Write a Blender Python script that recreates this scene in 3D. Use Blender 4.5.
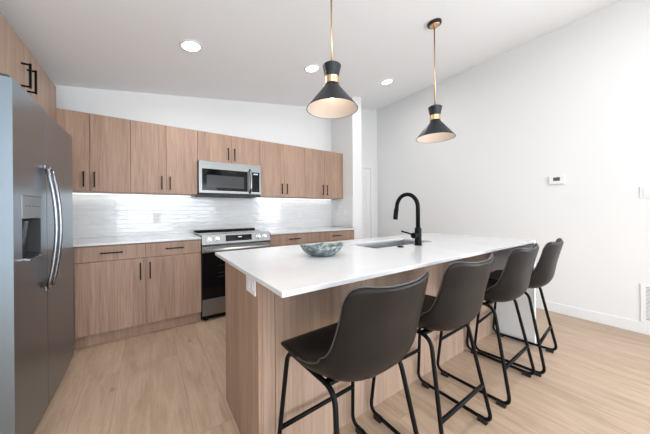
import bpy, bmesh, math, random
from mathutils import Vector, Matrix
random.seed(7)
R = math.radians
sc = bpy.context.scene
col = sc.collection
for o in list(bpy.data.objects): bpy.data.objects.remove(o)

# ---------------------------------------------------------------- camera
FPX, CX, CY, YAW, ROLL, CAMH = 251.8, 322.25, 211.75, 34.5, -0.457, 1.154
cd = bpy.data.cameras.new('camera'); cam = bpy.data.objects.new('camera', cd); col.objects.link(cam)
cd.sensor_fit = 'HORIZONTAL'; cd.sensor_width = 36; cd.lens = FPX / 650 * 36
cd.shift_x = (325 - CX) / 650; cd.shift_y = -(217 - CY) / 650
cd.clip_start = 0.05; cd.clip_end = 200
_y, _r = R(YAW), R(ROLL)
F = Vector((math.sin(_y), math.cos(_y), 0)); R0 = Vector((math.cos(_y), -math.sin(_y), 0)); U0 = Vector((0, 0, 1))
RV = R0 * math.cos(_r) + U0 * math.sin(_r); UV = -R0 * math.sin(_r) + U0 * math.cos(_r)
m = Matrix((RV, UV, -F)).transposed().to_4x4(); m.translation = (0, 0, CAMH)
cam.matrix_world = m
sc.camera = cam

# ---------------------------------------------------------------- world, exposure, daylight and fill
w = bpy.data.worlds.new('world'); sc.world = w; w.use_nodes = True
w.node_tree.nodes['Background'].inputs[0].default_value = (0.86, 0.93, 1.0, 1)
w.node_tree.nodes['Background'].inputs[1].default_value = 1.0
vs = sc.view_settings
vs.view_transform = 'Standard'; vs.look = 'None'; vs.gamma = 1; vs.use_curve_mapping = False
vs.exposure = 0.36

def area(name, loc, target, sx, sy, power, color=(1, 1, 1), shape='RECTANGLE', spread=180):
    l = bpy.data.lights.new(name, 'AREA'); l.shape = shape; l.size = sx
    if shape == 'RECTANGLE': l.size_y = sy
    l.energy = power; l.color = color; l.spread = R(spread)
    o = bpy.data.objects.new(name, l); col.objects.link(o)
    o.location = loc
    d = (Vector(target) - Vector(loc)).normalized()
    o.rotation_euler = d.to_track_quat('-Z', 'Y').to_euler()
    return o

# daylight through the glazed opening behind the viewer, plus an added side fill
area('daylight_rear', (0.6, -3.62, 1.25), (0.4, 0, 2.7), 3.1, 2.1, 118, (0.87, 0.945, 1.0))
area('side_fill', (3.85, -1.95, 1.4), (0, -1.95, 1.4), 2.2, 1.6, 95, (0.87, 0.945, 1.0))  # added fill from the right; no window is known there

# ---------------------------------------------------------------- materials
def mat(name, base=(0.8, 0.8, 0.8), rough=0.5, metal=0.0, coat=0.0, spec=0.5, emit=None, estr=0.0):
    mt = bpy.data.materials.new(name); mt.use_nodes = True
    b = mt.node_tree.nodes['Principled BSDF']
    b.inputs['Base Color'].default_value = (*base, 1); b.inputs['Roughness'].default_value = rough
    b.inputs['Metallic'].default_value = metal; b.inputs['Coat Weight'].default_value = coat
    b.inputs['Specular IOR Level'].default_value = spec
    if emit: b.inputs['Emission Color'].default_value = (*emit, 1); b.inputs['Emission Strength'].default_value = estr
    return mt
class N:
    def __init__(s, mt): s.t = mt.node_tree; s.b = s.t.nodes['Principled BSDF']
    def n(s, kind, **kw):
        x = s.t.nodes.new(kind)
        for k, v in kw.items(): setattr(x, k, v)
        return x
    def l(s, a, b): s.t.links.new(a, b)
    def coord(s, scale=(1, 1, 1), kind='Object', rnd=False, rot=(0, 0, 0)):
        tc = s.n('ShaderNodeTexCoord'); mp = s.n('ShaderNodeMapping')
        mp.inputs['Scale'].default_value = scale; mp.inputs['Rotation'].default_value = rot
        src = tc.outputs[kind]
        if rnd:
            oi = s.n('ShaderNodeObjectInfo'); mu = s.n('ShaderNodeVectorMath', operation='SCALE')
            mu.inputs[0].default_value = (13.1, 7.7, 3.3); s.l(oi.outputs['Random'], mu.inputs['Scale'])
            ad = s.n('ShaderNodeVectorMath', operation='ADD'); s.l(src, ad.inputs[0]); s.l(mu.outputs[0], ad.inputs[1]); src = ad.outputs[0]
        s.l(src, mp.inputs[0]); return mp.outputs[0]
    def noise(s, vec, scale, detail=4, rough=0.5, dist=0.0):
        x = s.n('ShaderNodeTexNoise'); x.inputs['Scale'].default_value = scale; x.inputs['Detail'].default_value = detail
        x.inputs['Roughness'].default_value = rough; x.inputs['Distortion'].default_value = dist; s.l(vec, x.inputs['Vector']); return x.outputs['Fac']
    def ramp(s, fac, stops):
        x = s.n('ShaderNodeValToRGB'); e = x.color_ramp.elements
        while len(e) < len(stops): e.new(0.5)
        for el, (p, c) in zip(e, stops): el.position = p; el.color = (*c, 1) if len(c) == 3 else c
        s.l(fac, x.inputs[0]); return x.outputs[0]
    def mix(s, fac, a, b, mode='MIX'):
        x = s.n('ShaderNodeMix', data_type='RGBA', blend_type=mode)
        if isinstance(fac, (int, float)): x.inputs[0].default_value = fac
        else: s.l(fac, x.inputs[0])
        for i, v in ((6, a), (7, b)):
            if isinstance(v, tuple): x.inputs[i].default_value = (*v, 1)
            else: s.l(v, x.inputs[i])
        return x.outputs[2]
    def bump(s, h, strength=0.2, dist=0.002):
        x = s.n('ShaderNodeBump'); x.inputs['Strength'].default_value = strength; x.inputs['Distance'].default_value = dist
        s.l(h, x.inputs['Height']); s.l(x.outputs[0], s.b.inputs['Normal']); return x

def wood(name, dark, mid, light, rough=0.5):
    mt = mat(name, mid, rough); g = N(mt)
    v = g.coord((38, 38, 1.1), rnd=True); fine = g.noise(v, 3.0, 5, 0.6, 0.3)
    v2 = g.coord((9, 9, 0.55), rnd=True); broad = g.noise(v2, 1.2, 3, 0.5, 0.8)
    c = g.ramp(fine, [(0.30, dark), (0.52, mid), (0.72, light)])
    k = g.ramp(broad, [(0.32, (0.84, 0.82, 0.80)), (0.62, (1.05, 1.05, 1.05))])
    g.l(g.mix(1.0, c, k, 'MULTIPLY'), g.b.inputs['Base Color'])
    g.bump(fine, 0.12, 0.001)
    return mt
OAK = wood('oak_veneer', (0.28, 0.170, 0.118), (0.37, 0.238, 0.172), (0.44, 0.295, 0.220))
OAKI = wood('oak_veneer_pale', (0.325, 0.222, 0.165), (0.395, 0.277, 0.210), (0.45, 0.325, 0.25))

def paint(name, c, rough=0.6, amt=0.05):
    mt = mat(name, c, rough); g = N(mt); v = g.coord((1, 1, 1)); h = g.noise(v, 160, 3)
    g.bump(h, amt, 0.001); return mt
WALL = paint('wall_paint', (0.775, 0.775, 0.775)); CEIL = paint('ceiling_paint', (0.90, 0.905, 0.92), 0.8, 0.15)
TRIM = paint('trim_paint', (0.80, 0.80, 0.805), 0.4, 0.02)
WHITEP = paint('white_panel', (0.80, 0.81, 0.825), 0.5, 0.02)
PLASTIC = mat('white_plastic', (0.78, 0.78, 0.78), 0.35)
BLACK = mat('black_metal', (0.004, 0.0045, 0.005), 0.42, spec=0.12); 
def speck(mt, amt=0.1, sc_=300):
    g = N(mt); g.bump(g.noise(g.coord(), sc_, 2), amt, 0.0005); return mt
speck(BLACK); speck(PLASTIC, 0.02)
BLACKM = speck(mat('matt_black_shade', (0.014, 0.017, 0.023), 0.36, spec=0.35))
RUBBER = speck(mat('rubber', (0.01, 0.01, 0.01), 0.8))
GLASSB = speck(mat('black_glass', (0.004, 0.004, 0.005), 0.08, 0, 0, 0.22), 0.01, 20)
GREYG = speck(mat('smoked_window', (0.06, 0.062, 0.065), 0.15, 0, 0, 0.2), 0.01, 20)
GOLD = mat('brushed_brass', (0.70, 0.48, 0.28), 0.28, 1.0); speck(GOLD, 0.05, 120)
DARK = speck(mat('dark_recess', (0.03, 0.03, 0.032), 0.6))
EMIT = mat('lamp_lens', (1, 1, 1), 0.5, emit=(1.0, 0.97, 0.93), estr=9.0)
LED = mat('led_strip', (1, 1, 1), 0.5, emit=(1.0, 0.985, 0.96), estr=1.3)
BULB = mat('lamp_bulb', (1, 1, 1), 0.5, emit=(1.0, 0.86, 0.68), estr=5.0)
LINING = speck(mat('shade_lining', (0.66, 0.58, 0.52), 0.45), 0.02)
DISP = mat('display_glow', (0.02, 0.02, 0.02), 0.3, emit=(0.7, 0.85, 1.0), estr=0.7)

def steel(name, base, rough, axis, amt=0.25):
    mt = mat(name, base, rough, 1.0); g = N(mt)
    s = [220, 220, 220]; s[axis] = 2.0
    h = g.noise(g.coord(tuple(s)), 1.0, 3)
    mr = g.n('ShaderNodeMapRange'); mr.inputs["To Min"].default_value = rough * (0.8 if amt else 0.97); mr.inputs["To Max"].default_value = rough * (1.3 if amt else 1.05)
    g.l(h, mr.inputs['Value']); g.l(mr.outputs[0], g.b.inputs['Roughness']); g.bump(h, amt, 0.0004)
    return mt
STEEL = steel('brushed_steel', (0.25, 0.25, 0.25), 0.33, 0, 0.08)
STEELH = steel('satin_steel', (0.78, 0.78, 0.78), 0.38, 0, 0.0)
STEELF = steel('fridge_steel', (0.24, 0.29, 0.335), 0.30, 1, 0.0)
STEELP = steel('polished_steel', (0.28, 0.285, 0.30), 0.22, 2, 0.05)
STEELS = steel('sink_steel', (0.56, 0.57, 0.58), 0.35, 0, 0.1)
SIDE = speck(mat('fridge_side', (0.40, 0.41, 0.42), 0.4, 0.6))

QUARTZ = mat('white_quartz', (0.72, 0.72, 0.725), 0.13); g = N(QUARTZ)
q = g.noise(g.coord(), 2.2, 6, 0.6, 1.2)
g.l(g.ramp(q, [(0.35, (0.65, 0.655, 0.665)), (0.6, (0.69, 0.695, 0.705))]), g.b.inputs['Base Color'])

LEATHER = mat('dark_leather', (0.05, 0.043, 0.04), 0.36, spec=0.13); g = N(LEATHER)
n1 = g.noise(g.coord(rnd=True), 7, 4); n2 = g.noise(g.coord(), 260, 3)
g.l(g.ramp(n1, [(0.3, (0.010, 0.0082, 0.0075)), (0.7, (0.019, 0.0155, 0.014))]), g.b.inputs['Base Color'])
g.bump(n2, 0.25, 0.001)
THREAD = speck(mat('rim_piping', (0.06, 0.053, 0.05), 0.35))

# tiles
TILE = mat('glazed_tile', (0.80, 0.81, 0.82), 0.09, 0, 0.3); g = N(TILE)
tc = g.n('ShaderNodeTexCoord'); sp = g.n('ShaderNodeSeparateXYZ'); g.l(tc.outputs['Object'], sp.inputs[0])
ad = g.n('ShaderNodeMath', operation='ADD'); g.l(sp.outputs['X'], ad.inputs[0]); g.l(sp.outputs['Y'], ad.inputs[1])
cb = g.n('ShaderNodeCombineXYZ'); g.l(ad.outputs[0], cb.inputs['X']); g.l(sp.outputs['Z'], cb.inputs['Y'])
br = g.n('ShaderNodeTexBrick'); g.l(cb.outputs[0], br.inputs['Vector'])
br.inputs['Scale'].default_value = 1.0; br.inputs['Brick Width'].default_value = 0.205; br.inputs['Row Height'].default_value = 0.0515
br.inputs['Mortar Size'].default_value = 0.0016; br.inputs['Mortar Smooth'].default_value = 0.6; br.offset = 0.5
br.inputs['Color1'].default_value = (0.80, 0.81, 0.82, 1); br.inputs['Color2'].default_value = (0.76, 0.77, 0.785, 1); br.inputs['Mortar'].default_value = (0.72, 0.73, 0.74, 1)
g.l(br.outputs['Color'], g.b.inputs['Base Color'])
wv = g.noise(g.coord((1, 1, 3.2)), 9, 2, 0.5, 0.3)
inv = g.n('ShaderNodeMath', operation='SUBTRACT'); g.l(wv, inv.inputs[0]); g.l(br.outputs['Fac'], inv.inputs[1])
g.bump(inv.outputs[0], 0.45, 0.007)

# oak plank floor, boards running along y
FLOOR = mat('oak_planks', (0.5, 0.4, 0.3), 0.38); g = N(FLOOR)
tc = g.n('ShaderNodeTexCoord'); sp = g.n('ShaderNodeSeparateXYZ'); g.l(tc.outputs['Object'], sp.inputs[0])
cb = g.n('ShaderNodeCombineXYZ'); g.l(sp.outputs['Y'], cb.inputs['X']); g.l(sp.outputs['X'], cb.inputs['Y'])
br = g.n('ShaderNodeTexBrick'); g.l(cb.outputs[0], br.inputs['Vector']); br.offset = 0.37; br.offset_frequency = 2
br.inputs['Scale'].default_value = 1.0; br.inputs['Brick Width'].default_value = 1.45; br.inputs['Row Height'].default_value = 0.185
br.inputs['Mortar Size'].default_value = 0.0010; br.inputs['Mortar Smooth'].default_value = 0.3
br.inputs['Color1'].default_value = (0, 0, 0, 1); br.inputs['Color2'].default_value = (1, 1, 1, 1); br.inputs['Mortar'].default_value = (0.5, 0.5, 0.5, 1)
off = g.n('ShaderNodeVectorMath', operation='SCALE'); g.l(br.outputs['Color'], off.inputs[0]); off.inputs['Scale'].default_value = 9.0
av = g.n('ShaderNodeVectorMath', operation='ADD'); g.l(tc.outputs['Object'], av.inputs[0]); g.l(off.outputs[0], av.inputs[1])
def fmap(scale):
    mp = g.n('ShaderNodeMapping'); mp.inputs['Scale'].default_value = scale; g.l(av.outputs[0], mp.inputs[0]); return mp.outputs[0]
gr = g.noise(fmap((20, 1.3, 1)), 2.2, 8, 0.68, 1.3); bd = g.noise(fmap((6, 0.9, 1)), 1.3, 4, 0.55, 1.6)
c1 = g.ramp(gr, [(0.25, (0.40, 0.270, 0.182)), (0.5, (0.49, 0.358, 0.258)), (0.78, (0.56, 0.43, 0.328))])
c2 = g.mix(1.0, c1, g.ramp(bd, [(0.3, (0.84, 0.82, 0.79)), (0.65, (1.06, 1.06, 1.06))]), 'MULTIPLY')
c3 = g.mix(1.0, c2, g.ramp(br.outputs['Color'], [(0.0, (0.92, 0.915, 0.91)), (1.0, (1.05, 1.05, 1.05))]), 'MULTIPLY')
kn = g.n('ShaderNodeTexVoronoi'); kn.inputs['Scale'].default_value = 1.0; g.l(fmap((3.1, 1.9, 1)), kn.inputs['Vector'])
c4 = g.mix(g.ramp(kn.outputs['Distance'], [(0.018, (0.75, 0.75, 0.75)), (0.065, (0, 0, 0))]), c3, (0.17, 0.11, 0.075))
c5 = g.mix(br.outputs['Fac'], c4, (0.27, 0.19, 0.135))
g.l(c5, g.b.inputs['Base Color']); g.bump(gr, 0.08, 0.001)

BOWLM = mat('mottled_stone_glaze', (0.3, 0.36, 0.38), 0.3); g = N(BOWLM)
a1 = g.noise(g.coord(), 34, 6, 0.7, 1.2)
g.l(g.ramp(a1, [(0.34, (0.03, 0.05, 0.055)), (0.47, (0.11, 0.15, 0.16)), (0.57, (0.27, 0.31, 0.31)), (0.70, (0.55, 0.55, 0.53))]), g.b.inputs['Base Color'])
g.bump(a1, 0.5, 0.004)

# ---------------------------------------------------------------- mesh helpers
class MB:
    def __init__(s): s.bm = bmesh.new()
    def quad(s, vs_): return s.bm.faces.new(vs_)
    def box(s, x0, x1, y0, y1, z0, z1):
        v = [s.bm.verts.new(p) for p in ((x0, y0, z0), (x1, y0, z0), (x1, y1, z0), (x0, y1, z0), (x0, y0, z1), (x1, y0, z1), (x1, y1, z1), (x0, y1, z1))]
        for f in ((0, 3, 2, 1), (4, 5, 6, 7), (0, 1, 5, 4), (1, 2, 6, 5), (2, 3, 7, 6), (3, 0, 4, 7)): s.quad([v[i] for i in f])
        return s
    def tube(s, pts, r, n=10, closed=False, rx=None):
        pts = [Vector(p) for p in pts]; N_ = len(pts); rings = []
        up = None
        for i, p in enumerate(pts):
            a = pts[(i - 1) % N_] if (closed or i > 0) else p; b = pts[(i + 1) % N_] if (closed or i < N_ - 1) else p
            t = (b - a).normalized()
            if up is None:
                up = Vector((0, 0, 1)) if abs(t.z) < 0.9 else Vector((0, 1, 0))
                up = (up - t * up.dot(t)).normalized()
            else: up = (up - t * up.dot(t)).normalized()
            sd = t.cross(up)
            rr = r(i / (N_ - 1)) if callable(r) else r
            rings.append([s.bm.verts.new(p + (up * math.sin(k * 2 * math.pi / n) + sd * math.cos(k * 2 * math.pi / n) * (rx or 1)) * rr) for k in range(n)])
        m_ = N_ if closed else N_ - 1
        for i in range(m_):
            A, B = rings[i], rings[(i + 1) % N_]
            for k in range(n): s.quad([A[k], A[(k + 1) % n], B[(k + 1) % n], B[k]])
        if not closed: s.quad(rings[0][::-1]); s.quad(rings[-1])
        return s
    def lathe(s, prof, c=(0, 0, 0), n=40, mtx=None):
        rings = []
        for r, z in prof:
            if r < 1e-6:
                p = Vector((0, 0, z)); p = (mtx @ p) if mtx else p
                rings.append([s.bm.verts.new(p + Vector(c))])
            else:
                ring = []
                for k in range(n):
                    a = k * 2 * math.pi / n; p = Vector((r * math.cos(a), r * math.sin(a), z)); p = (mtx @ p) if mtx else p
                    ring.append(s.bm.verts.new(p + Vector(c)))
                rings.append(ring)
        for A, B in zip(rings, rings[1:]):
            if len(A) == 1 and len(B) == 1: continue
            for k in range(n):
                k2 = (k + 1) % n
                if len(A) == 1: s.quad([A[0], B[k2], B[k]])
                elif len(B) == 1: s.quad([A[k], A[k2], B[0]])
                else: s.quad([A[k], A[k2], B[k2], B[k]])
        return s
    def prism(s, poly, axis, a, b):
        # polygon in the plane across `axis`, extruded from a to b
        def P(u, v, t):
            return {0: (t, u, v), 1: (u, t, v), 2: (u, v, t)}[axis]
        A = [s.bm.verts.new(P(u, v, a)) for u, v in poly]; B = [s.bm.verts.new(P(u, v, b)) for u, v in poly]
        s.quad(A); s.quad(B[::-1])
        for i in range(len(poly)):
            j = (i + 1) % len(poly); s.quad([A[i], B[i], B[j], A[j]])
        return s
def fillet(pts, r, closed=False, n=5):
    pts = [Vector(p) for p in pts]; out = []; N_ = len(pts)
    for i, p in enumerate(pts):
        if not closed and i in (0, N_ - 1): out.append(p); continue
        a = pts[(i - 1) % N_]; b = pts[(i + 1) % N_]
        da = (a - p); db = (b - p); rr = min(r, da.length * 0.45, db.length * 0.45)
        A = p + da.normalized() * rr; B = p + db.normalized() * rr
        for k in range(n + 1):
            t = k / n; out.append(A * (1 - t) ** 2 + p * 2 * t * (1 - t) + B * t * t)
    return out
def obj(name, mb, mt, parent=None, bevel=0.0, smooth=False, seg=2, sub=0):
    bm = mb.bm; root = parent
    while root is not None and root.parent is not None: root = root.parent
    off = Vector(root.location) if root is not None else Vector((0, 0, 0))
    bmesh.ops.recalc_face_normals(bm, faces=bm.faces)
    if off.length: bmesh.ops.translate(bm, verts=bm.verts, vec=-off)
    me = bpy.data.meshes.new(name); bm.to_mesh(me); bm.free()
    me.materials.append(mt)
    if smooth:
        for p in me.polygons: p.use_smooth = True
    o = bpy.data.objects.new(name, me); col.objects.link(o)
    if parent is not None: o.parent = parent
    if bevel:
        b = o.modifiers.new('bevel', 'BEVEL'); b.width = bevel; b.segments = seg; b.limit_method = 'ANGLE'; b.angle_limit = R(40)
    if sub:
        b = o.modifiers.new('sub', 'SUBSURF'); b.levels = sub; b.render_levels = sub
    return o
def tag(o, label=None, cat=None, group=None, kind=None):
    if label: o['label'] = label
    if cat: o['category'] = cat
    if group: o['group'] = group
    if kind: o['kind'] = kind
    return o
def thing(name, label, cat, loc=(0, 0, 0), group=None):
    o = bpy.data.objects.new(name, None); col.objects.link(o); o.location = loc; o.empty_display_size = 0.1
    return tag(o, label, cat, group)
def struct(name, mb, mt, bevel=0.0, parent=None):
    o = obj(name, mb, mt, parent, bevel)
    if parent is None: o['kind'] = 'structure'
    return o
def copy_tree(o, parent=None):
    c = o.copy(); col.objects.link(c)
    if parent is not None: c.parent = parent
    for ch in list(o.children): copy_tree(ch, c)
    return c
def bx(*a): return MB().box(*a)

# ---------------------------------------------------------------- the room
XL_, XR, YW, YR, YH = -1.312, 3.772, 3.637, -3.6, 3.53
ZC = lambda x: 2.581 + 0.157 * x
struct('floor', bx(XL_ - .15, XR + .15, YR - .15, YW + .15, -0.1, 0), FLOOR)
c = MB().prism([(XL_ - .15, ZC(XL_ - .15)), (XR + .15, ZC(XR + .15)), (XR + .15, ZC(XR + .15) + .12), (XL_ - .15, ZC(XL_ - .15) + .12)], 1, YR - .15, YW + .15)
struct('ceiling', c, CEIL)
def wallx(x0, x1, y0, y1, z0=0.0):
    return MB().prism([(x0, z0), (x1, z0), (x1, ZC(x1)), (x0, ZC(x0))], 1, y0, y1)
struct('wall_kitchen', wallx(XL_, 2.90, YW, YW + .12), WALL)
struct('wall_pillar', wallx(2.705, 2.90, 3.058, YW), WALL)
struct('wall_left', bx(XL_ - .12, XL_, YR, YW + .12, 0, ZC(XL_)), WALL)
# hall end wall with a door
struct('wall_hall', MB().prism([(3.40, 0), (XR, 0), (XR, ZC(XR)), (2.90, ZC(2.90)), (2.90, 2.0), (3.40, 2.0)], 1, YH, YH + .12)
       if False else wallx(2.90, XR, YH, YH + .12), WALL)
# right wall with an unseen opening added for the side fill lamp
mb = MB().box(XR, XR + .12, -0.85, YH + .12, 0, ZC(XR)).box(XR, XR + .12, YR, -3.05, 0, ZC(XR)).box(XR, XR + .12, -3.05, -0.85, 0, 0.6).box(XR, XR + .12, -3.05, -0.85, 2.2, ZC(XR))
struct('wall_right', mb, WALL)
# rear wall with a wide glazed opening
mb = wallx(XL_, -0.95, YR - .12, YR); 
mb.prism([(2.15, 0), (XR, 0), (XR, ZC(XR)), (2.15, ZC(2.15))], 1, YR - .12, YR)
mb.prism([(-0.95, 2.3), (2.15, 2.3), (2.15, ZC(2.15)), (-0.95, ZC(-.95))], 1, YR - .12, YR)
struct('wall_rear', mb, WALL)
# baseboards
struct('baseboard_right', bx(XR - .014, XR, YR, YH, 0, 0.105), TRIM, 0.003)
struct('baseboard_hall', bx(2.90, 3.05, YH - .014, YH, 0, 0.105), TRIM, 0.003)
# hall door: slab with recessed panels, casing
dx0, dx1, dz = 2.98, 3.565, 1.985
d = struct('door_1', bx(dx0, dx1, YH - .012, YH - .001, 0.006, dz), TRIM, 0.002)
for z0, z1 in ((0.22, 0.95), (1.12, 1.84)):
    mb = MB(); a0, a1 = dx0 + .10, dx1 - .10
    mb.box(a0, a1, YH - .02, YH - .012, z0, z0 + .02).box(a0, a1, YH - .02, YH - .012, z1 - .02, z1)
    mb.box(a0, a0 + .02, YH - .02, YH - .012, z0 + .02, z1 - .02).box(a1 - .02, a1, YH - .02, YH - .012, z0 + .02, z1 - .02)
    obj('panel_moulding', mb, TRIM, d, 0.003)
mb = MB().box(dx1, dx1 + .07, YH - .028, YH, 0, dz + .07).box(dx0 - .07, dx0, YH - .028, YH, 0, dz + .07).box(dx0, dx1, YH - .028, YH, dz, dz + .07)
struct('trim_1', mb, TRIM, 0.003)

# ---------------------------------------------------------------- handles
def handle_bar(p0, p1, out, parent, r=0.005, stand=0.028, name='handle'):
    """square bar pull from p0 to p1 standing off along `out`"""
    p0, p1, out = Vector(p0), Vector(p1), Vector(out); d = (p1 - p0).normalized(); mb = MB()
    def sq(a, b, r):
        lo = [min(a[i], b[i]) - r for i in range(3)]; hi = [max(a[i], b[i]) + r for i in range(3)]
        mb.box(lo[0], hi[0], lo[1], hi[1], lo[2], hi[2])
    sq(p0 + out * stand, p1 + out * stand, r)
    for p in (p0 + d * r * 0.5, p1 - d * r * 0.5):
        a = p + out * 0.0005; b = p + out * (stand - r)
        lo = [min(a[i], b[i]) - (0 if abs(out[i]) > .5 else r * .9) for i in range(3)]; hi = [max(a[i], b[i]) + (0 if abs(out[i]) > .5 else r * .9) for i in range(3)]
        mb.box(lo[0], hi[0], lo[1], hi[1], lo[2], hi[2])
    return obj(name, mb, BLACK, parent, 0.001)

G = 0.0016
# ---------------------------------------------------------------- wall cabinets
YU = 3.307
def wall_cab(x0, x1, seam, z0, z1, hz, label, hx=None):
    t = thing('wall_cabinet', label, 'cabinet', ((x0 + x1) / 2, YW, z0), 'wall cabinets over the back counter')
    obj('carcass', bx(x0 + .0005, x1 - .0005, YU + .019, YW - .002, z0, z1), OAK, t, 0.001)
    for a, b, s in ((x0, seam, 1), (seam, x1, -1)):
        d = obj('door', bx(a + G, b - G, YU, YU + .018, z0 + .001, z1 - .001), OAK, t, 0.0012)
        hx_ = (b - .042) if s == 1 else (a + .036)
        handle_bar((hx_, YU, hz[0]), (hx_, YU, hz[1]), (0, -1, 0), d)
    return t
wall_cab(-0.785, -0.157, -0.475, 1.372, 2.135, (1.418, 1.556), 'oak wall cabinet in the corner, half hidden by the refrigerator side')
wall_cab(-0.157, 0.477, 0.160, 1.372, 2.135, (1.418, 1.556), 'oak wall cabinet with two tall doors just left of the microwave')
wall_cab(0.477, 1.249, 0.870, 1.772, 2.135, (1.822, 1.962), 'short oak wall cabinet directly above the microwave')
wall_cab(1.249, 1.960, 1.612, 1.372, 2.135, (1.420, 1.556), 'tall oak wall cabinet just right of the microwave')
wall_cab(1.960, 2.700, 2.325, 1.372, 2.135, (1.428, 1.572), 'tall oak wall cabinet at the far right end beside the white pillar')

# cabinet over the fridge
XF = -0.70
t = thing('refrigerator_cabinet', 'oak cabinet mounted above the refrigerator, black loop handles', 'cabinet', (XL_, 2.5, 1.80))
ztop = 2.325
obj('carcass', bx(XL_ + .002, XF - .019, 1.62, 3.303, 1.80, ztop), OAKI, t, 0.001)
for a, b, hy in ((1.62, 2.100, None), (2.100, 2.572, 2.525), (2.572, 3.303, 2.625)):
    d = obj('door', bx(XF - .018, XF, a + G, b - G, 1.801, ztop - .001), OAKI, t, 0.0012)
    if hy: handle_bar((XF, hy, 2.012), (XF, hy, 2.168), (1, 0, 0), d, r=0.006, stand=0.042)
# tall side panel between fridge and counter carries the cabinet over it
obj('side_panel', bx(XL_ + .002, XF - .02, 2.70, 2.72, 0.0, 1.80), OAKI, t, 0.001)

# ---------------------------------------------------------------- base cabinets
YB = 2.904; ZT = 0.897; ZU = 0.878
def base_cab(x0, x1, splits, label, carc_x0=None, carc_x1=None, doors=True):
    t = thing('base_cabinet', label, 'cabinet', ((x0 + x1) / 2, YB, 0), 'base cabinets along the back wall')
    cx0 = x0 if carc_x0 is None else carc_x0; cx1 = x1 if carc_x1 is None else carc_x1
    obj('carcass', bx(cx0 + .0005, cx1 - .0005, YB + .019, YW - .002, 0.105, ZU), OAK, t, 0.001)
    obj('toe_kick', bx(cx0 + .0005, cx1 - .0005, YB + .062, YB + .078, 0.0, 0.105), OAK, t)
    for i, (a, b) in enumerate(splits):
        dr = obj('drawer', bx(a + G, b - G, YB, YB + .018, 0.739, ZU - .012), OAK, t, 0.0012)
        mx = (a + b) / 2; handle_bar((mx - .073, YB, 0.808), (mx + .073, YB, 0.808), (0, -1, 0), dr)
        d = obj('door', bx(a + G, b - G, YB, YB + .018, 0.112, 0.733), OAK, t, 0.0012)
        hx = b - .04 if i == 0 else a + .034
        handle_bar((hx, YB, 0.542), (hx, YB, 0.690), (0, -1, 0), d)
    if carc_x0 is not None: obj('filler', bx(cx0 + .0005, x0 - .002, YB + .004, YB + .018, 0.105, ZU - .012), OAK, t)
    return t
base_cab(-0.520, 0.447, [(-0.520, -0.030), (-0.030, 0.447)], 'oak base cabinet with two drawers and two doors between refrigerator and stove', carc_x0=XL_ + .002)
base_cab(1.217, 1.889, [(1.217, 1.889)], 'oak base cabinet immediately right of the stove, mostly behind the island')
base_cab(1.889, 2.590, [(1.889, 2.590)], 'oak base cabinet at the right end of the run by the white pillar', carc_x1=2.600)

def counter(x0, x1, label):
    o = obj('worktop', bx(x0, x1, YB - .022, YW - .012, ZU, ZT), QUARTZ, None, 0.002)
    return tag(o, label, 'countertop')
counter(XL_ + .001, 0.447, 'white quartz counter left of the stove, bare')
c = counter(1.217, 2.604, 'white quartz counter right of the stove below the far wall cabinets')

# backsplash
t = thing('backsplash', 'glossy white handmade subway tile backsplash under the wall cabinets', 'backsplash', (0.7, YW, ZU))
obj('tile_panel', bx(XL_ + .002, 2.695, YW - .009, YW - .0015, ZT + .0005, 1.366), TILE, t)
obj('tile_panel', bx(2.696, 2.7035, 3.062, YW - .0015, ZT + .0005, 1.366), TILE, t)
# LED strips under the cabinets
for a, b, lab in ((-0.76, 0.44, 'lit white light strip under the wall cabinets left of the microwave'), (1.28, 2.66, 'lit white light strip under the wall cabinets right of the microwave')):
    t = thing('light_strip', lab, 'light', ((a + b) / 2, YW - .06, 1.372))
    obj('housing', bx(a, b, YW - .075, YW - .035, 1.366, 1.372), PLASTIC, t)
    obj('diffuser', bx(a + .01, b - .01, YW - .070, YW - .040, 1.360, 1.366), LED, t)
    area('strip_glow', ((a + b) / 2, YW - .055, 1.357), ((a + b) / 2, YW - .02, 1.0), b - a, .025, 0.15 * (b - a), (1, .985, .96))

# outlets
def outlet(loc, nrm, label, w=.072, h=.118, kind='outlet', horiz=False):
    n = Vector(nrm); t = thing(kind, label, kind.replace('_', ' '), loc)
    L = Vector(loc)
    def slab(du0, du1, dz0, dz1, d0, d1):
        if abs(n.x) > .5:
            xs = sorted((L.x + n.x * d0, L.x + n.x * d1)); return bx(xs[0], xs[1], L.y + du0, L.y + du1, L.z + dz0, L.z + dz1)
        ys = sorted((L.y + n.y * d0, L.y + n.y * d1)); return bx(L.x + du0, L.x + du1, ys[0], ys[1], L.z + dz0, L.z + dz1)
    obj('cover_plate', slab(-w / 2, w / 2, -h / 2, h / 2, 0, .006), PLASTIC, t, 0.002)
    for s in (-1, 1):
        if horiz: f = obj('socket', slab(s * .024 - .014, s * .024 + .014, -.016, .016, .006, .009), PLASTIC, t, 0.003)
        else: f = obj('socket', slab(-.016, .016, s * .024 - .014, s * .024 + .014, .006, .009), PLASTIC, t, 0.003)
        for q in (-.006, .006):
            if horiz: obj('slot', slab(s * .024 - .004, s * .024 + .004, q - .0012, q + .0012, .009, .0095), DARK, f)
            else: obj('slot', slab(q - .0012, q + .0012, s * .024 - .004, s * .024 + .004, .009, .0095), DARK, f)
    return t
outlet((0.077, YW - .008, 1.095), (0, -1, 0), 'white outlet on the tiled wall between refrigerator and stove')
outlet((2.044, YW - .008, 1.130), (0, -1, 0), 'white outlet on the tiled wall right of the stove')
outlet((2.697, 3.22, 1.130), (-1, 0, 0), 'white outlet on the tiled side of the pillar')

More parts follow.
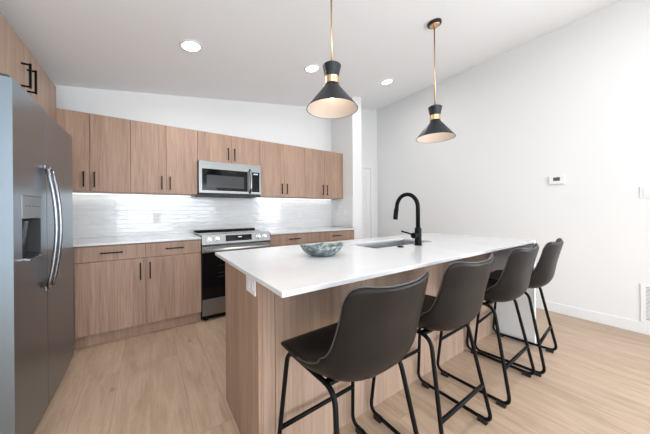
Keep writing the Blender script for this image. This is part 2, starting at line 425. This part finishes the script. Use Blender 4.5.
# ---------------------------------------------------------------- microwave
x0, x1, yf, z0, z1 = 0.479, 1.234, 3.235, 1.368, 1.770
t = thing('microwave', 'stainless over-the-range microwave with black glass door', 'microwave', ((x0 + x1) / 2, YW, z0))
obj('body', bx(x0, x1, yf + .022, YW - .011, z0, z1), DARK, t, 0.002)
door = MB(); xa, xb = x0 + .008, x1 - .006
xd = 1.066
obj('front_frame', bx(x0, x1, yf, yf + .022, z0 + .02, z1), STEEL, t, 0.003)
d = obj('door_glass', bx(x0 + .035, xd - .012, yf - .003, yf, z0 + .052, z1 - .092), GLASSB, t, 0.001)
obj('window', bx(x0 + .085, xd - .06, yf - .004, yf - .003, z0 + .088, z1 - .165), GREYG, d)
cp = obj('control_panel', bx(xd + .045, x1 - .022, yf - .003, yf, z0 + .052, z1 - .092), GLASSB, t, 0.001)
obj('display', bx(xd + .065, x1 - .045, yf - .004, yf - .003, z1 - .125, z1 - .108), DISP, cp)
for i in range(5):
    mb = MB()
    for j in range(3): mb.box(xd + .066 + j * .03, xd + .078 + j * .03, yf - .0036, yf - .003, z0 + .085 + i * .033, z0 + .089 + i * .033)
    obj('button_row', mb, GREYG, cp)
hp = [(xd + .018, yf, z0 + .035), (xd + .018, yf - .045, z0 + .075), (xd + .018, yf - .052, (z0 + z1) / 2 - .02), (xd + .018, yf - .045, z1 - .105), (xd + .018, yf, z1 - .062)]
obj('handle', MB().tube(fillet(hp, .05), .011, 10, rx=1.3), STEELP, t, smooth=True)
obj('vent_tray', bx(x0 + .01, x1 - .01, yf + .015, YW - .04, z0 - .012, z0), DARK, t, 0.003)
obj('badge', bx(0.80, 0.86, yf - .0042, yf - .003, z1 - .118, z1 - .111), GREYG, d)

# ---------------------------------------------------------------- stove
x0, x1, yf = 0.452, 1.212, 2.884
t = thing('stove', 'freestanding stainless electric stove with front knobs and black oven door', 'stove', ((x0 + x1) / 2, YB, 0))
obj('body', bx(x0, x1, yf + .03, YW - .17, 0.055, 0.880), DARK, t, 0.002)
top = obj('cooktop', bx(x0, x1, yf + .055, YW - .17, 0.880, 0.918), GLASSB, t, 0.003)
obj('rear_trim', bx(x0 + .0, x1 - .0, YW - .215, YW - .175, 0.9185, 0.936), BLACK, t, 0.003)
panel = MB().prism([(yf + .005, 0.800), (yf + .03, 0.800), (yf + .075, 0.919), (yf + .022, 0.919), (yf, 0.860 - .045)], 0, x0, x1)
pn = obj('control_panel', panel, STEEL, t, 0.002)
# panel face direction
pa, pb = Vector((0, yf, .815)), Vector((0, yf + .022, .919)); fd = (pb - pa).normalized(); fn = Vector((0, -fd.z, fd.y))
def onpanel(x, s, d=0): p = pa + fd * s + fn * d; return Vector((x, p.y, p.z))
def pslab(xa, xb, s0, s1, d0, d1):
    mb = MB(); v = [mb.bm.verts.new(onpanel(x, s, d)) for d in (d0, d1) for x, s in ((xa, s0), (xb, s0), (xb, s1), (xa, s1))]
    for f in ((0, 3, 2, 1), (4, 5, 6, 7), (0, 1, 5, 4), (1, 2, 6, 5), (2, 3, 7, 6), (3, 0, 4, 7)): mb.quad([v[i] for i in f])
    return mb
ds = obj('display', pslab(0.695, 0.985, .022, .088, .0005, .003), GLASSB, pn)
obj('clock', pslab(0.83, 0.87, .058, .070, .003, .0035), DISP, ds)
for i in range(5): obj('button', pslab(.715 + i * .022, .727 + i * .022, .035, .040, .003, .0034), GREYG, ds)
for i in range(3): obj('button', pslab(.90 + i * .024, .914 + i * .024, .035, .040, .003, .0034), GREYG, ds)
mt_ = Matrix((Vector((1, 0, 0)), fd, fn)).transposed().to_4x4()
for kx in (0.525, 0.605, 1.065, 1.140):
    k = obj('knob', MB().lathe([(0, .001), (.027, .001), (.027, .008), (.020, .010), (.018, .032), (.016, .035), (0, .035)], onpanel(kx, .052), 24, mt_), STEELH, pn, smooth=False)
    obj('grip', pslab(kx - .004, kx + .004, .052 - .017, .052 + .017, .034, .041), STEELH, k, 0.001)
# oven door
obj('door_rail', bx(x0 + .002, x1 - .002, yf + .004, yf + .03, 0.728, 0.795), STEEL, t, 0.002)
od = obj('oven_door', bx(x0 + .002, x1 - .002, yf + .004, yf + .03, 0.238, 0.7275), GLASSB, t, 0.002)
rack = MB()
for zz in (0.46, 0.50, 0.58): rack.box(x0 + .16, x1 - .16, yf + .0028, yf + .004, zz, zz + .004)
obj('rack', rack, GREYG, od)
obj('door_handle', MB().tube([(x0 + .03, yf - .045, .757), (x1 - .03, yf - .045, .757)], .0155, 14), STEELH, t, smooth=True)
for hx in (x0 + .05, x1 - .05): obj('handle_mount', bx(hx - .012, hx + .012, yf - .045, yf + .004, .755, .771), STEELP, t, 0.003)
obj('storage_drawer', bx(x0 + .002, x1 - .002, yf + .004, yf + .03, 0.062, 0.232), STEEL, t, 0.003)
for fx in (x0 + .05, x1 - .05):
    for fy in (yf + .06, YW - .1): obj('foot', MB().lathe([(0, 0), (.018, 0), (.018, .02), (.012, .0555), (0, .0555)], (fx, fy, 0), 16), BLACK, t)
obj('kick_plate', bx(x0 + .01, x1 - .01, yf + .05, yf + .06, 0.012, 0.055), BLACK, t)

# ---------------------------------------------------------------- refrigerator
fx, y0, y1, ys, zf = -0.485, 1.655, 2.688, 2.088, 1.745
t = thing('refrigerator', 'stainless side-by-side refrigerator with ice dispenser', 'refrigerator', (-0.9, 2.17, 0))
obj('body', bx(-1.28, fx - .075, y0 + .004, y1 - .004, 0.03, zf - .005), SIDE, t, 0.004)
obj('toe_grille', bx(fx - .10, fx - .035, y0 + .02, y1 - .02, 0.004, 0.055), BLACK, t, 0.002)
# freezer door with a rectangular recess for the dispenser
dy0, dy1, dz0, dz1 = 1.745, 1.995, 0.945, 1.245
mb = MB(); D0, D1 = fx - .07, fx
mb.box(D0, D1, y0, dy0, .06, zf).box(D0, D1, dy1, ys - .003, .06, zf).box(D0, D1, dy0, dy1, .06, dz0).box(D0, D1, dy0, dy1, dz1, zf).box(D0, fx - .055, dy0, dy1, dz0, dz1)
bmesh.ops.remove_doubles(mb.bm, verts=mb.bm.verts, dist=1e-5)
fd_ = obj('freezer_door', mb, STEELF, t)
obj('fresh_food_door', bx(D0, D1, ys + .003, y1, .06, zf), STEELF, t, 0.006, seg=3)
obj('gasket', bx(fx - .075, fx - .0705, y0 + .01, y1 - .01, .065, zf - .01), BLACK, t)
cv = obj('dispenser', bx(fx - .0548, fx + .002, dy0 + .001, dy1 - .001, 1.132, dz1 - .001), STEEL, fd_, 0.003)
mb = MB().box(fx - .0548, fx - .050, dy0 + .001, dy1 - .001, dz0 + .001, 1.131).box(fx - .0498, fx - .001, dy0 + .001, dy0 + .008, dz0 + .001, 1.131).box(fx - .0498, fx - .001, dy1 - .008, dy1 - .001, dz0 + .001, 1.131)
obj('dispenser_cavity', mb, DARK, fd_)
pd = MB().prism([(fx - .049, 1.12), (fx - .018, 1.12), (fx - .030, 1.00), (fx - .049, .98)], 1, 1.845, 1.895)
obj('dispenser_paddle', pd, GREYG, fd_, 0.002)
obj('drip_tray', MB().prism([(fx - .049, dz0 + .001), (fx + .022, dz0 - .012), (fx + .026, dz0 - .002), (fx - .049, dz0 + .012)], 1, dy0 + .009, dy1 - .009), STEELP, fd_, 0.002)
for i in range(5): obj('button', bx(fx + .002, fx + .0027, dy0 + .04 + i * .04, dy0 + .052 + i * .04, 1.19, 1.196), DARK, fd_)
def fhandle(y, parent):
    pts = []
    for k in range(15):
        a = k / 14; z = 0.735 + (1.418 - .735) * a; o = .010 + .038 * math.sin(math.pi * a) ** 0.75
        pts.append((fx + o, y, z))
    obj('door_handle', MB().tube(pts, .0095, 12), STEELP, parent, smooth=True)
    for k in (0, 14):
        z = pts[k][2]; obj('handle_mount', bx(fx - .0, fx + .010, y - .010, y + .010, z - .012, z + .012), STEELP, parent, 0.003)
fhandle(2.045, t); fhandle(2.128, t)
for yy in (y0 + .03, y1 - .08): obj('hinge_cover', bx(fx - .12, fx - .02, yy, yy + .05, zf, zf + .022), DARK, t, 0.003)

# ---------------------------------------------------------------- island
IX0, IX1, IY0, IY1 = 0.349, 2.720, 0.738, 1.740
BX0, BX1, BY0, BY1 = 0.384, 2.684, 1.055, 1.620
ZI = ZU
t = thing('kitchen_island', 'long oak kitchen island base with a white end panel', 'kitchen island', (1.45, 1.33, 0))
obj('end_panel', bx(BX0, BX0 + .02, BY0, BY1, 0, ZI), OAK, t, 0.0012)
xs = [BX0 + .0205, 0.463, 1.030, 1.585, 2.130, BX1]
for a, b in zip(xs, xs[1:]):
    obj('back_panel', bx(a + (0.001 if a != xs[0] else 0), b - .0012, BY0, BY0 + .018, 0, ZI), OAKI, t, 0.0012)
e = obj('end_panel', bx(BX1, IX1 - .004, IY0 + .004, BY1, 0, ZI), WHITEP, t, 0.0015); e['label'] = 'white painted end panel'
obj('carcass', MB().box(BX0 + .021, BX1 - .001, BY0 + .019, BY1 - .02, .10, .118).box(BX0 + .021, BX1 - .001, BY0 + .019, BY0 + .03, .118, ZI - .002).box(BX0 + .021, BX1 - .001, BY1 - .10, BY1 - .09, 0, .10), OAKI, t)
n = 4; wd = (BX1 - BX0 - .022) / n
for i in range(n):
    a = BX0 + .021 + i * wd
    d = obj('door', bx(a + G, a + wd - G, BY1 - .019, BY1 - .001, .112, ZI - .012), OAK, t, 0.0012)
    hx = a + wd - .04 if i % 2 == 0 else a + .04
    handle_bar((hx, BY1 - .001, .64), (hx, BY1 - .001, .79), (0, 1, 0), d)
# worktop with a sink cut-out
SX0, SX1, SY0, SY1 = 1.290, 2.000, 1.225, 1.546
mb = MB(); X = [IX0, SX0, SX1, IX1]; Y = [IY0, SY0, SY1, IY1]
tv = {}
for k, z in enumerate((ZI, ZT)):
    for i in range(4):
        for j in range(4): tv[i, j, k] = mb.bm.verts.new((X[i], Y[j], z))
for i in range(3):
    for j in range(3):
        if (i, j) == (1, 1): continue
        for k in (0, 1):
            q = [tv[i, j, k], tv[i + 1, j, k], tv[i + 1, j + 1, k], tv[i, j + 1, k]]; mb.quad(q if k else q[::-1])
for i in range(3):
    mb.quad([tv[i, 0, 0], tv[i + 1, 0, 0], tv[i + 1, 0, 1], tv[i, 0, 1]]); mb.quad([tv[i, 3, 0], tv[i + 1, 3, 0], tv[i + 1, 3, 1], tv[i, 3, 1]])
    mb.quad([tv[0, i, 0], tv[0, i + 1, 0], tv[0, i + 1, 1], tv[0, i, 1]]); mb.quad([tv[3, i, 0], tv[3, i + 1, 0], tv[3, i + 1, 1], tv[3, i, 1]])
for (a, b) in (((1, 1), (2, 1)), ((2, 1), (2, 2)), ((2, 2), (1, 2)), ((1, 2), (1, 1))):
    mb.quad([tv[a[0], a[1], 0], tv[b[0], b[1], 0], tv[b[0], b[1], 1], tv[a[0], a[1], 1]])
tag(obj('worktop', mb, QUARTZ, None, 0.002), 'long white quartz island worktop with a sink cut into it', 'countertop')
# sink
t = thing('sink', 'undermount stainless steel sink set into the island', 'sink', (1.645, 1.39, ZI - .22))
mb = MB(); zb = ZI - .20; th = .004
a0, a1, b0, b1 = SX0 - .004, SX1 + .004, SY0 - .004, SY1 + .004
mb.box(a0 - th, a1 + th, b0 - th, b1 + th, zb - th, zb).box(a0 - th, a0, b0 - th, b1 + th, zb, ZI - .0005).box(a1, a1 + th, b0 - th, b1 + th, zb, ZI - .0005).box(a0, a1, b0 - th, b0, zb, ZI - .0005).box(a0, a1, b1, b1 + th, zb, ZI - .0005)
obj('basin', mb, STEELS, t, 0.001)
obj('drain', MB().lathe([(0, .003), (.035, .003), (.045, .006), (.045, 0), (0, 0)], (1.645, 1.42, zb + .0005), 24), STEELP, t, smooth=True)
# faucet
fx_, fy_ = 1.668, 1.155
t = thing('faucet', 'matt black gooseneck faucet standing beside the island sink', 'faucet', (fx_, fy_, ZT))
obj('base', MB().lathe([(0, 0), (.029, 0), (.029, .006), (.0245, .010), (.0245, .125), (.020, .132), (0, .132)], (fx_, fy_, ZT), 28), BLACK, t, smooth=False)
neck = [(fx_, fy_, ZT + .12), (fx_, fy_, ZT + .285)]
rr = .098
for k in range(1, 15):
    a = math.pi * k / 14; neck.append((fx_, fy_ + rr - rr * math.cos(a), ZT + .285 + rr * 1.05 * math.sin(a)))
neck.append((fx_, fy_ + 2 * rr + .004, ZT + .268))
obj('spout', MB().tube(neck, .0155, 14), BLACK, t, smooth=True)
obj('spray_head', MB().tube([(fx_, fy_ + 2 * rr + .004, ZT + .275), (fx_, fy_ + 2 * rr + .010, ZT + .235), (fx_, fy_ + 2 * rr + .016, ZT + .190)], .0185, 14), BLACK, t, smooth=False)
obj('valve', MB().tube([(fx_ - .022, fy_, ZT + .075), (fx_ - .062, fy_, ZT + .075)], .021, 16), BLACK, t)
obj('lever', MB().tube([(fx_ - .055, fy_ + .002, ZT + .080), (fx_ - .085, fy_ + .03, ZT + .095), (fx_ - .125, fy_ + .055, ZT + .108)], .006, 8), BLACK, t, smooth=True)
t = thing('sink_button', 'small black round button in the worktop beside the sink', 'button', (1.480, 1.168, ZT))
obj('cap', MB().lathe([(0, .008), (.018, .008), (.021, .005), (.024, 0), (0, 0)], (1.480, 1.168, ZT), 24), BLACK, t)
# outlet on the island end
outlet((BX0, 1.135, 0.822), (-1, 0, 0), 'white outlet on the wooden end of the island under the worktop edge', w=.118, h=.074, horiz=True)
# bowl
bc = Vector((0.833, 1.222, ZT))
def bowl():
    mb = MB(); nu, nv = 48, 9; rings = []
    prof = [(0.0, 0.0), (.045, 0.0), (.078, .010), (.106, .032), (.122, .058)]
    def S(a, s, inner):
        # s 0..1 centre to rim
        import bisect
        seg = s * (len(prof) - 1); i = min(int(seg), len(prof) - 2); f = seg - i
        r = prof[i][0] * (1 - f) + prof[i + 1][0] * f; z = prof[i][1] * (1 - f) + prof[i + 1][1] * f
        wob = 1 + .04 * math.sin(3 * a + .6) * s + .02 * math.sin(7 * a) * s
        zz = z + (.006 * math.sin(2 * a + 1.0) + .005 * math.sin(5 * a + .4)) * s ** 3
        if inner: r *= .95; zz = zz * .96 + .008
        x, y = r * wob * math.cos(a) * 1.06, r * wob * math.sin(a) * 0.80
        ca, sa = math.cos(R(-30)), math.sin(R(-30))
        return bc + Vector((x * ca - y * sa, x * sa + y * ca, max(zz, 0)))
    seq = [(s / 8, False) for s in range(9)] + [(s / 8, True) for s in range(8, -1, -1)]
    for s, inn in seq:
        if s == 0: rings.append([mb.bm.verts.new(S(0, 0, inn))])
        else: rings.append([mb.bm.verts.new(S(2 * math.pi * k / nu, s, inn)) for k in range(nu)])
    for A, B in zip(rings, rings[1:]):
        for k in range(nu):
            k2 = (k + 1) % nu
            if len(A) == 1: mb.quad([A[0], B[k2], B[k]])
            elif len(B) == 1: mb.quad([A[k], A[k2], B[0]])
            else: mb.quad([A[k], A[k2], B[k2], B[k]])
    return mb
tag(obj('decorative_bowl', bowl(), BOWLM, None, smooth=True), 'oblong mottled blue-grey stone bowl with a wavy rim on the island', 'bowl')

# ---------------------------------------------------------------- bar stools
PROF = [(0.205, 0.578), (0.199, 0.6), (0.17, 0.6101), (0.11, 0.6102), (0.05, 0.6064), (-0.02, 0.6028), (-0.09, 0.6044), (-0.145, 0.6162), (-0.183, 0.6493), (-0.204, 0.6986), (-0.219, 0.7584), (-0.235, 0.8155), (-0.252, 0.873), (-0.27, 0.924)]
WID = [.196, .212, .216, .218, .220, .222, .224, .224, .222, .218, .215, .214, .214, .214]
LIFT = [0, 0, .002, .006, .014, .030, .056, .076, .074, .058, .046, .042, .044, .050]
THK = [.018, .032, .042, .046, .048, .048, .048, .048, .044, .034, .028, .025, .022, .018]
def lerp_l(L, t):
    t = max(0, min(len(L) - 1, t)); i = min(int(t), len(L) - 2); f = t - i
    g_ = lambda k: L[max(0, min(len(L) - 1, k))]
    p0, p1, p2, p3 = g_(i - 1), g_(i), g_(i + 1), g_(i + 2)
    def cr(a, b, c, d): return .5 * ((2 * b) + (-a + c) * f + (2 * a - 5 * b + 4 * c - d) * f * f + (-a + 3 * b - 3 * c + d) * f ** 3)
    if isinstance(p0, tuple): return tuple(cr(a, b, c, d) for a, b, c, d in zip(p0, p1, p2, p3))
    return cr(p0, p1, p2, p3)
NV, NU = 30, 18
def shell_point(i, j, outer):
    u = math.sin(math.pi / 2 * (-1 + 2 * j / NU)) * .55 + (-1 + 2 * j / NU) * .45; q = max(0, (abs(u) - .62) / .38)
    q2 = max(0, (abs(u) - .75) / .25); cut = 1 - math.sqrt(max(0, 1 - min(q, 1) ** 2)); cut2 = 1 - math.sqrt(max(0, 1 - min(q2, 1) ** 2))
    tv_ = .9 * cut2 + (len(PROF) - 1 - 1.15 * cut - .9 * cut2) * i / NV
    y, z = lerp_l(PROF, tv_); ya, za = lerp_l(PROF, tv_ - .3); yb, zb_ = lerp_l(PROF, tv_ + .3)
    T = Vector((0, yb - ya, zb_ - za)).normalized(); n_ = Vector((0, T.z, -T.y))   # towards the sitter
    if n_.z < 0 and tv_ < 5: n_ = -n_
    wv_ = lerp_l(WID, tv_); lf = lerp_l(LIFT, tv_); th_ = lerp_l(THK, tv_)
    au = abs(u); p = Vector((wv_ * (1 if u > 0 else -1) * (au ** 0.93 if au else 0), y, z)) + n_ * lf * au ** 2.4
    p.z += .014 * (tv_ / 13) ** 8 * (au ** 2 - .3)
    if outer:
        slope = lf * 2.4 * au ** 1.4 / max(wv_, .01)
        nn = (n_ + Vector((-1 if u > 0 else 1, 0, 0)) * slope).normalized()
        p = p - nn * th_ * (1 - .55 * au ** 6)
    return p
def build_stool():
    root = thing('bar_stool', '', 'stool', (0, 0, 0), 'dark leather bar stools at the island')
    mb = MB(); V = {}
    for o_ in (0, 1):
        for i in range(NV + 1):
            for j in range(NU + 1): V[o_, i, j] = mb.bm.verts.new(shell_point(i, j, o_))
    for i in range(NV):
        for j in range(NU):
            mb.quad([V[0, i, j], V[0, i, j + 1], V[0, i + 1, j + 1], V[0, i + 1, j]])
            mb.quad([V[1, i, j], V[1, i + 1, j], V[1, i + 1, j + 1], V[1, i, j + 1]])
    for i in range(NV):
        for j in (0, NU): mb.quad([V[0, i, j], V[0, i + 1, j], V[1, i + 1, j], V[1, i, j]])
    for j in range(NU):
        for i in (0, NV): mb.quad([V[0, i, j], V[0, i, j + 1], V[1, i, j + 1], V[1, i, j]])
    sh = obj('seat', mb, LEATHER, root, smooth=True, sub=1)
    pts = [(shell_point(NV * k / 10, 0, 0) * .5 + shell_point(NV * k / 10, 0, 1) * .5) for k in ()]
    edge = [(i, 0) for i in range(9, NV)] + [(NV, j) for j in range(0, NU + 1)] + [(i, NU) for i in range(NV - 1, 8, -1)]
    pts = [shell_point(i, j, 0) * .62 + shell_point(i, j, 1) * .38 + Vector((0, 0, .0)) for i, j in edge]
    cen = Vector((0, -.05, .7))
    pts = [p + Vector(((.001 if p.x > 0 else -.001) if i < NV else 0, 0, .001 if i == NV else 0)) for p, (i, j) in zip(pts, edge)]
    obj('piping', MB().tube(pts, .0027, 6), THREAD, sh, smooth=True)
    for s in (-1, 1):
        loop = [(s * .227, .222, .021), (s * .188, .172, .572), (s * .172, -.120, .556), (s * .214, -.175, .34), (s * .227, -.222, .021)]
        loop = [loop[0], loop[1], loop[2], (s * .2275, -.222, .021)]
        obj('leg_frame', MB().tube(fillet(loop, .055, True, 6), .0098, 10, closed=True), BLACK, root, smooth=True)
        for yy in (-.175, .165):
            obj('foot_pad', bx(s * .227 - .014, s * .227 + .014, yy - .024, yy + .024, 0, .026), RUBBER, root, 0.003)
    def at(zq, front):   # frame point at height zq
        f = (zq - .021) / (.572 - .021) if front else (zq - .021) / (.556 - .021)
        return (.227 - .039 * f, .222 - .05 * f) if front else (.2275 - .0555 * f, -.222 + .102 * f)
    xf, yf_ = at(.232, True); xr, yr = at(.215, False)
    obj('footrest', MB().tube([(-xf, yf_, .232), (xf, yf_, .232)], .0098, 10), BLACK, root, smooth=True)
    obj('crossbar', MB().tube([(-xr, yr, .215), (xr, yr, .215)], .0098, 10), BLACK, root, smooth=True)
    for yy in (.10, -.075): obj('seat_support', bx(-.175, .175, yy - .014, yy + .014, .551, .565), BLACK, root, 0.002)
    return root
stool = build_stool()
spots = [(0.674, 0.797, R(2), 'dark brown leather bar stool nearest the viewer, leftmost in the row'),
         (1.264, 0.815, R(0.5), 'dark leather bar stool second from the left at the island'),
         (1.930, 0.813, R(1.5), 'dark leather bar stool third from the left, in front of the island white end panel'),
         (2.437, 0.800, R(5), 'dark leather bar stool at the far right end of the row, nearest the white wall')]
for i, (x, y, rz, lab) in enumerate(spots):
    o = stool if i == 0 else copy_tree(stool)
    o.location = (x, y, 0); o.rotation_euler = (0, 0, rz); o['label'] = lab

# ---------------------------------------------------------------- pendants
def pendant(x, y, label):
    zc = ZC(x); zr = 1.839
    t = thing('pendant_lamp', label, 'pendant lamp', (x, y, zc), 'black and brass pendant lamps over the island')
    tilt = Matrix.Rotation(-math.atan(.157), 4, 'Y')
    cp = obj('canopy', MB().lathe([(0, 0), (.062, 0), (.062, -.022), (.056, -.026), (0, -.026)], (x, y, zc), 36, tilt), BLACKM, t)
    obj('canopy_plate', MB().lathe([(0, -.026), (.046, -.026), (.044, -.029), (0, -.029)], (x, y, zc), 30, tilt), GOLD, cp)
    obj('rod_joint', MB().lathe([(0, zc - .026), (.012, zc - .026), (.012, zc - .06), (0, zc - .06)], (x, y, 0), 16), GOLD, t, smooth=False)
    obj('rod', MB().lathe([(0, zr + .292), (.0062, zr + .292), (.0062, zc - .055), (0, zc - .055)], (x, y, 0), 14), GOLD, t, smooth=True)
    obj('shade_cap', MB().lathe([(0, zr + .294), (.058, zr + .294), (.062, zr + .289), (.052, zr + .245), (.046, zr + .212), (0, zr + .212)], (x, y, 0), 40), BLACKM, t, smooth=False)
    obj('band', MB().lathe([(0, zr + .212), (.0475, zr + .212), (.0475, zr + .168), (0, zr + .168)], (x, y, 0), 40), GOLD, t)
    sh = obj('lamp_shade', MB().lathe([(.006, zr + .168), (.043, zr + .168), (.047, zr + .158), (.170, zr + .004), (.172, zr), (.1705, zr), (.168, zr + .002), (.045, zr + .155), (.041, zr + .162), (.006, zr + .162)], (x, y, 0), 64), BLACKM, t, smooth=False)
    obj('shade_lining', MB().lathe([(.006, zr + .161), (.040, zr + .161), (.044, zr + .154), (.1675, zr + .001), (.1665, zr + .001), (.043, zr + .152), (.039, zr + .159), (.006, zr + .159)], (x, y, 0), 64), LINING, sh, smooth=False)
    bz = zr + .116
    obj('socket', MB().lathe([(0, zr + .158), (.018, zr + .158), (.018, bz + .02), (0, bz + .02)], (x, y, 0), 20), LINING, t)
    obj('bulb', MB().lathe([(0, bz + .02), (.011, bz + .018), (.022, bz - .008), (.024, bz - .022), (.020, bz - .036), (.010, bz - .045), (0, bz - .047)], (x, y, 0), 24), BULB, t, smooth=True)
    l = bpy.data.lights.new('pendant_glow', 'POINT'); l.energy = 0.22; l.color = (1, .86, .72); l.shadow_soft_size = .03
    lo = bpy.data.objects.new('pendant_glow', l); col.objects.link(lo); lo.location = (x, y, bz - .075)
pendant(1.015, 1.35, 'black and brass cone pendant lamp over the near end of the island')
pendant(2.228, 1.35, 'black and brass cone pendant lamp over the far end beside the white wall')

# ---------------------------------------------------------------- recessed ceiling lights, plus added unseen fill lamps
tilt = Matrix.Rotation(-math.atan(.157), 4, 'Y')
for x, y, lab in ((0.314, 2.485, 'recessed ceiling light above the stove side, largest and leftmost of three'), (1.576, 2.48, 'recessed ceiling light beside the near pendant, middle of three'),
                  (2.848, 2.463, 'recessed ceiling light between the two pendants, rightmost of three'), (0.314, 0.2, None), (1.576, 0.2, None), (2.848, 0.2, None), (0.6, -1.8, None), (2.4, -1.8, None)):  # unlabelled entries are fill lamps added out of view, without fixtures
    z = ZC(x); n_ = Vector((.157, 0, -1)).normalized()
    if lab:
        t = thing('ceiling_light', lab, 'ceiling light', (x, y, z), 'recessed ceiling lights')
        obj('trim_ring', MB().lathe([(.0715, -.002), (.073, -.008), (.090, -.006), (.094, 0), (.0715, 0)], (x, y, z), 40, tilt), TRIM, t)
        obj('lens', MB().lathe([(0, 0), (.071, 0), (.071, -.003), (0, -.003)], (x, y, z), 36, tilt), EMIT, t)
    p = Vector((x, y, z)) + n_ * .02
    area('downlight_and_fill', p, p + n_, .13, .13, (2.6 if y > 1 else 1.2) if x > 2.5 else (7.5 if x < .5 else 4.5), (1.0, .985, .965), 'DISK', 170)

# ---------------------------------------------------------------- right wall fittings
t = thing('thermostat', 'small white thermostat with a grey screen on the right wall', 'thermostat', (XR, 0.83, 1.487))
b_ = obj('case', bx(XR - .024, XR, 0.768, 0.898, 1.442, 1.532), PLASTIC, t, 0.004)
obj('screen', bx(XR - .0255, XR - .024, 0.805, 0.862, 1.478, 1.517), speck(mat('lcd', (0.09, 0.095, 0.095), 0.3)), b_)
t = thing('light_switch', 'white rocker light switch plate at the right edge of the wall', 'light switch', (XR, 0.20, 1.312))
b_ = obj('cover_plate', bx(XR - .007, XR, 0.139, 0.257, 1.258, 1.366), PLASTIC, t, 0.002)
for yy in (.222, .174): obj('rocker', bx(XR - .011, XR - .007, yy - .016, yy + .016, 1.279, 1.345), PLASTIC, b_, 0.002)
t = thing('return_air_grille', 'white louvred return air grille low on the right wall', 'vent', (XR, 0.05, 0.29))
mb = MB(); Y0, Y1, Z0, Z1 = -.16, .258, .106, .466
mb.box(XR - .009, XR, Y0, Y1, Z0, Z0 + .03).box(XR - .009, XR, Y0, Y1, Z1 - .03, Z1).box(XR - .009, XR, Y0, Y0 + .03, Z0 + .03, Z1 - .03).box(XR - .009, XR, Y1 - .03, Y1, Z0 + .03, Z1 - .03)
obj('frame', mb, TRIM, t, 0.002)
obj('backing', bx(XR - .0015, XR, Y0 + .03, Y1 - .03, Z0 + .03, Z1 - .03), DARK, t)
for k in range(24):
    z = Z0 + .036 + k * (Z1 - Z0 - .066) / 24
    obj('louvre', MB().prism([(XR - .008, z), (XR - .002, z + .006), (XR - .002, z + .008), (XR - .008, z + .0025)], 1, Y0 + .03, Y1 - .03), TRIM, t)

# ---------------------------------------------------------------- frames behind the viewer; the right-hand one is added with the side fill
WG = mat('window_glass', (1, 1, 1), 0.02); WG.node_tree.nodes['Principled BSDF'].inputs['Transmission Weight'].default_value = 1
mb = MB()
for a in (-0.95, 0.07, 1.09, 2.10): mb.box(a, a + .05, YR - .09, YR - .03, 0, 2.3)
mb.box(-.95, 2.15, YR - .09, YR - .03, 2.25, 2.30).box(-.95, 2.15, YR - .09, YR - .03, 0, .05)
struct('window_1', mb, TRIM)
mb = MB()
for a in (-3.05, -1.98, -0.90): mb.box(XR + .03, XR + .09, a, a + .05, .6, 2.2)
mb.box(XR + .03, XR + .09, -3.05, -.85, 2.15, 2.2).box(XR + .03, XR + .09, -3.05, -.85, .6, .65)
struct('added_window', mb, TRIM)  # invented frame around the side fill opening
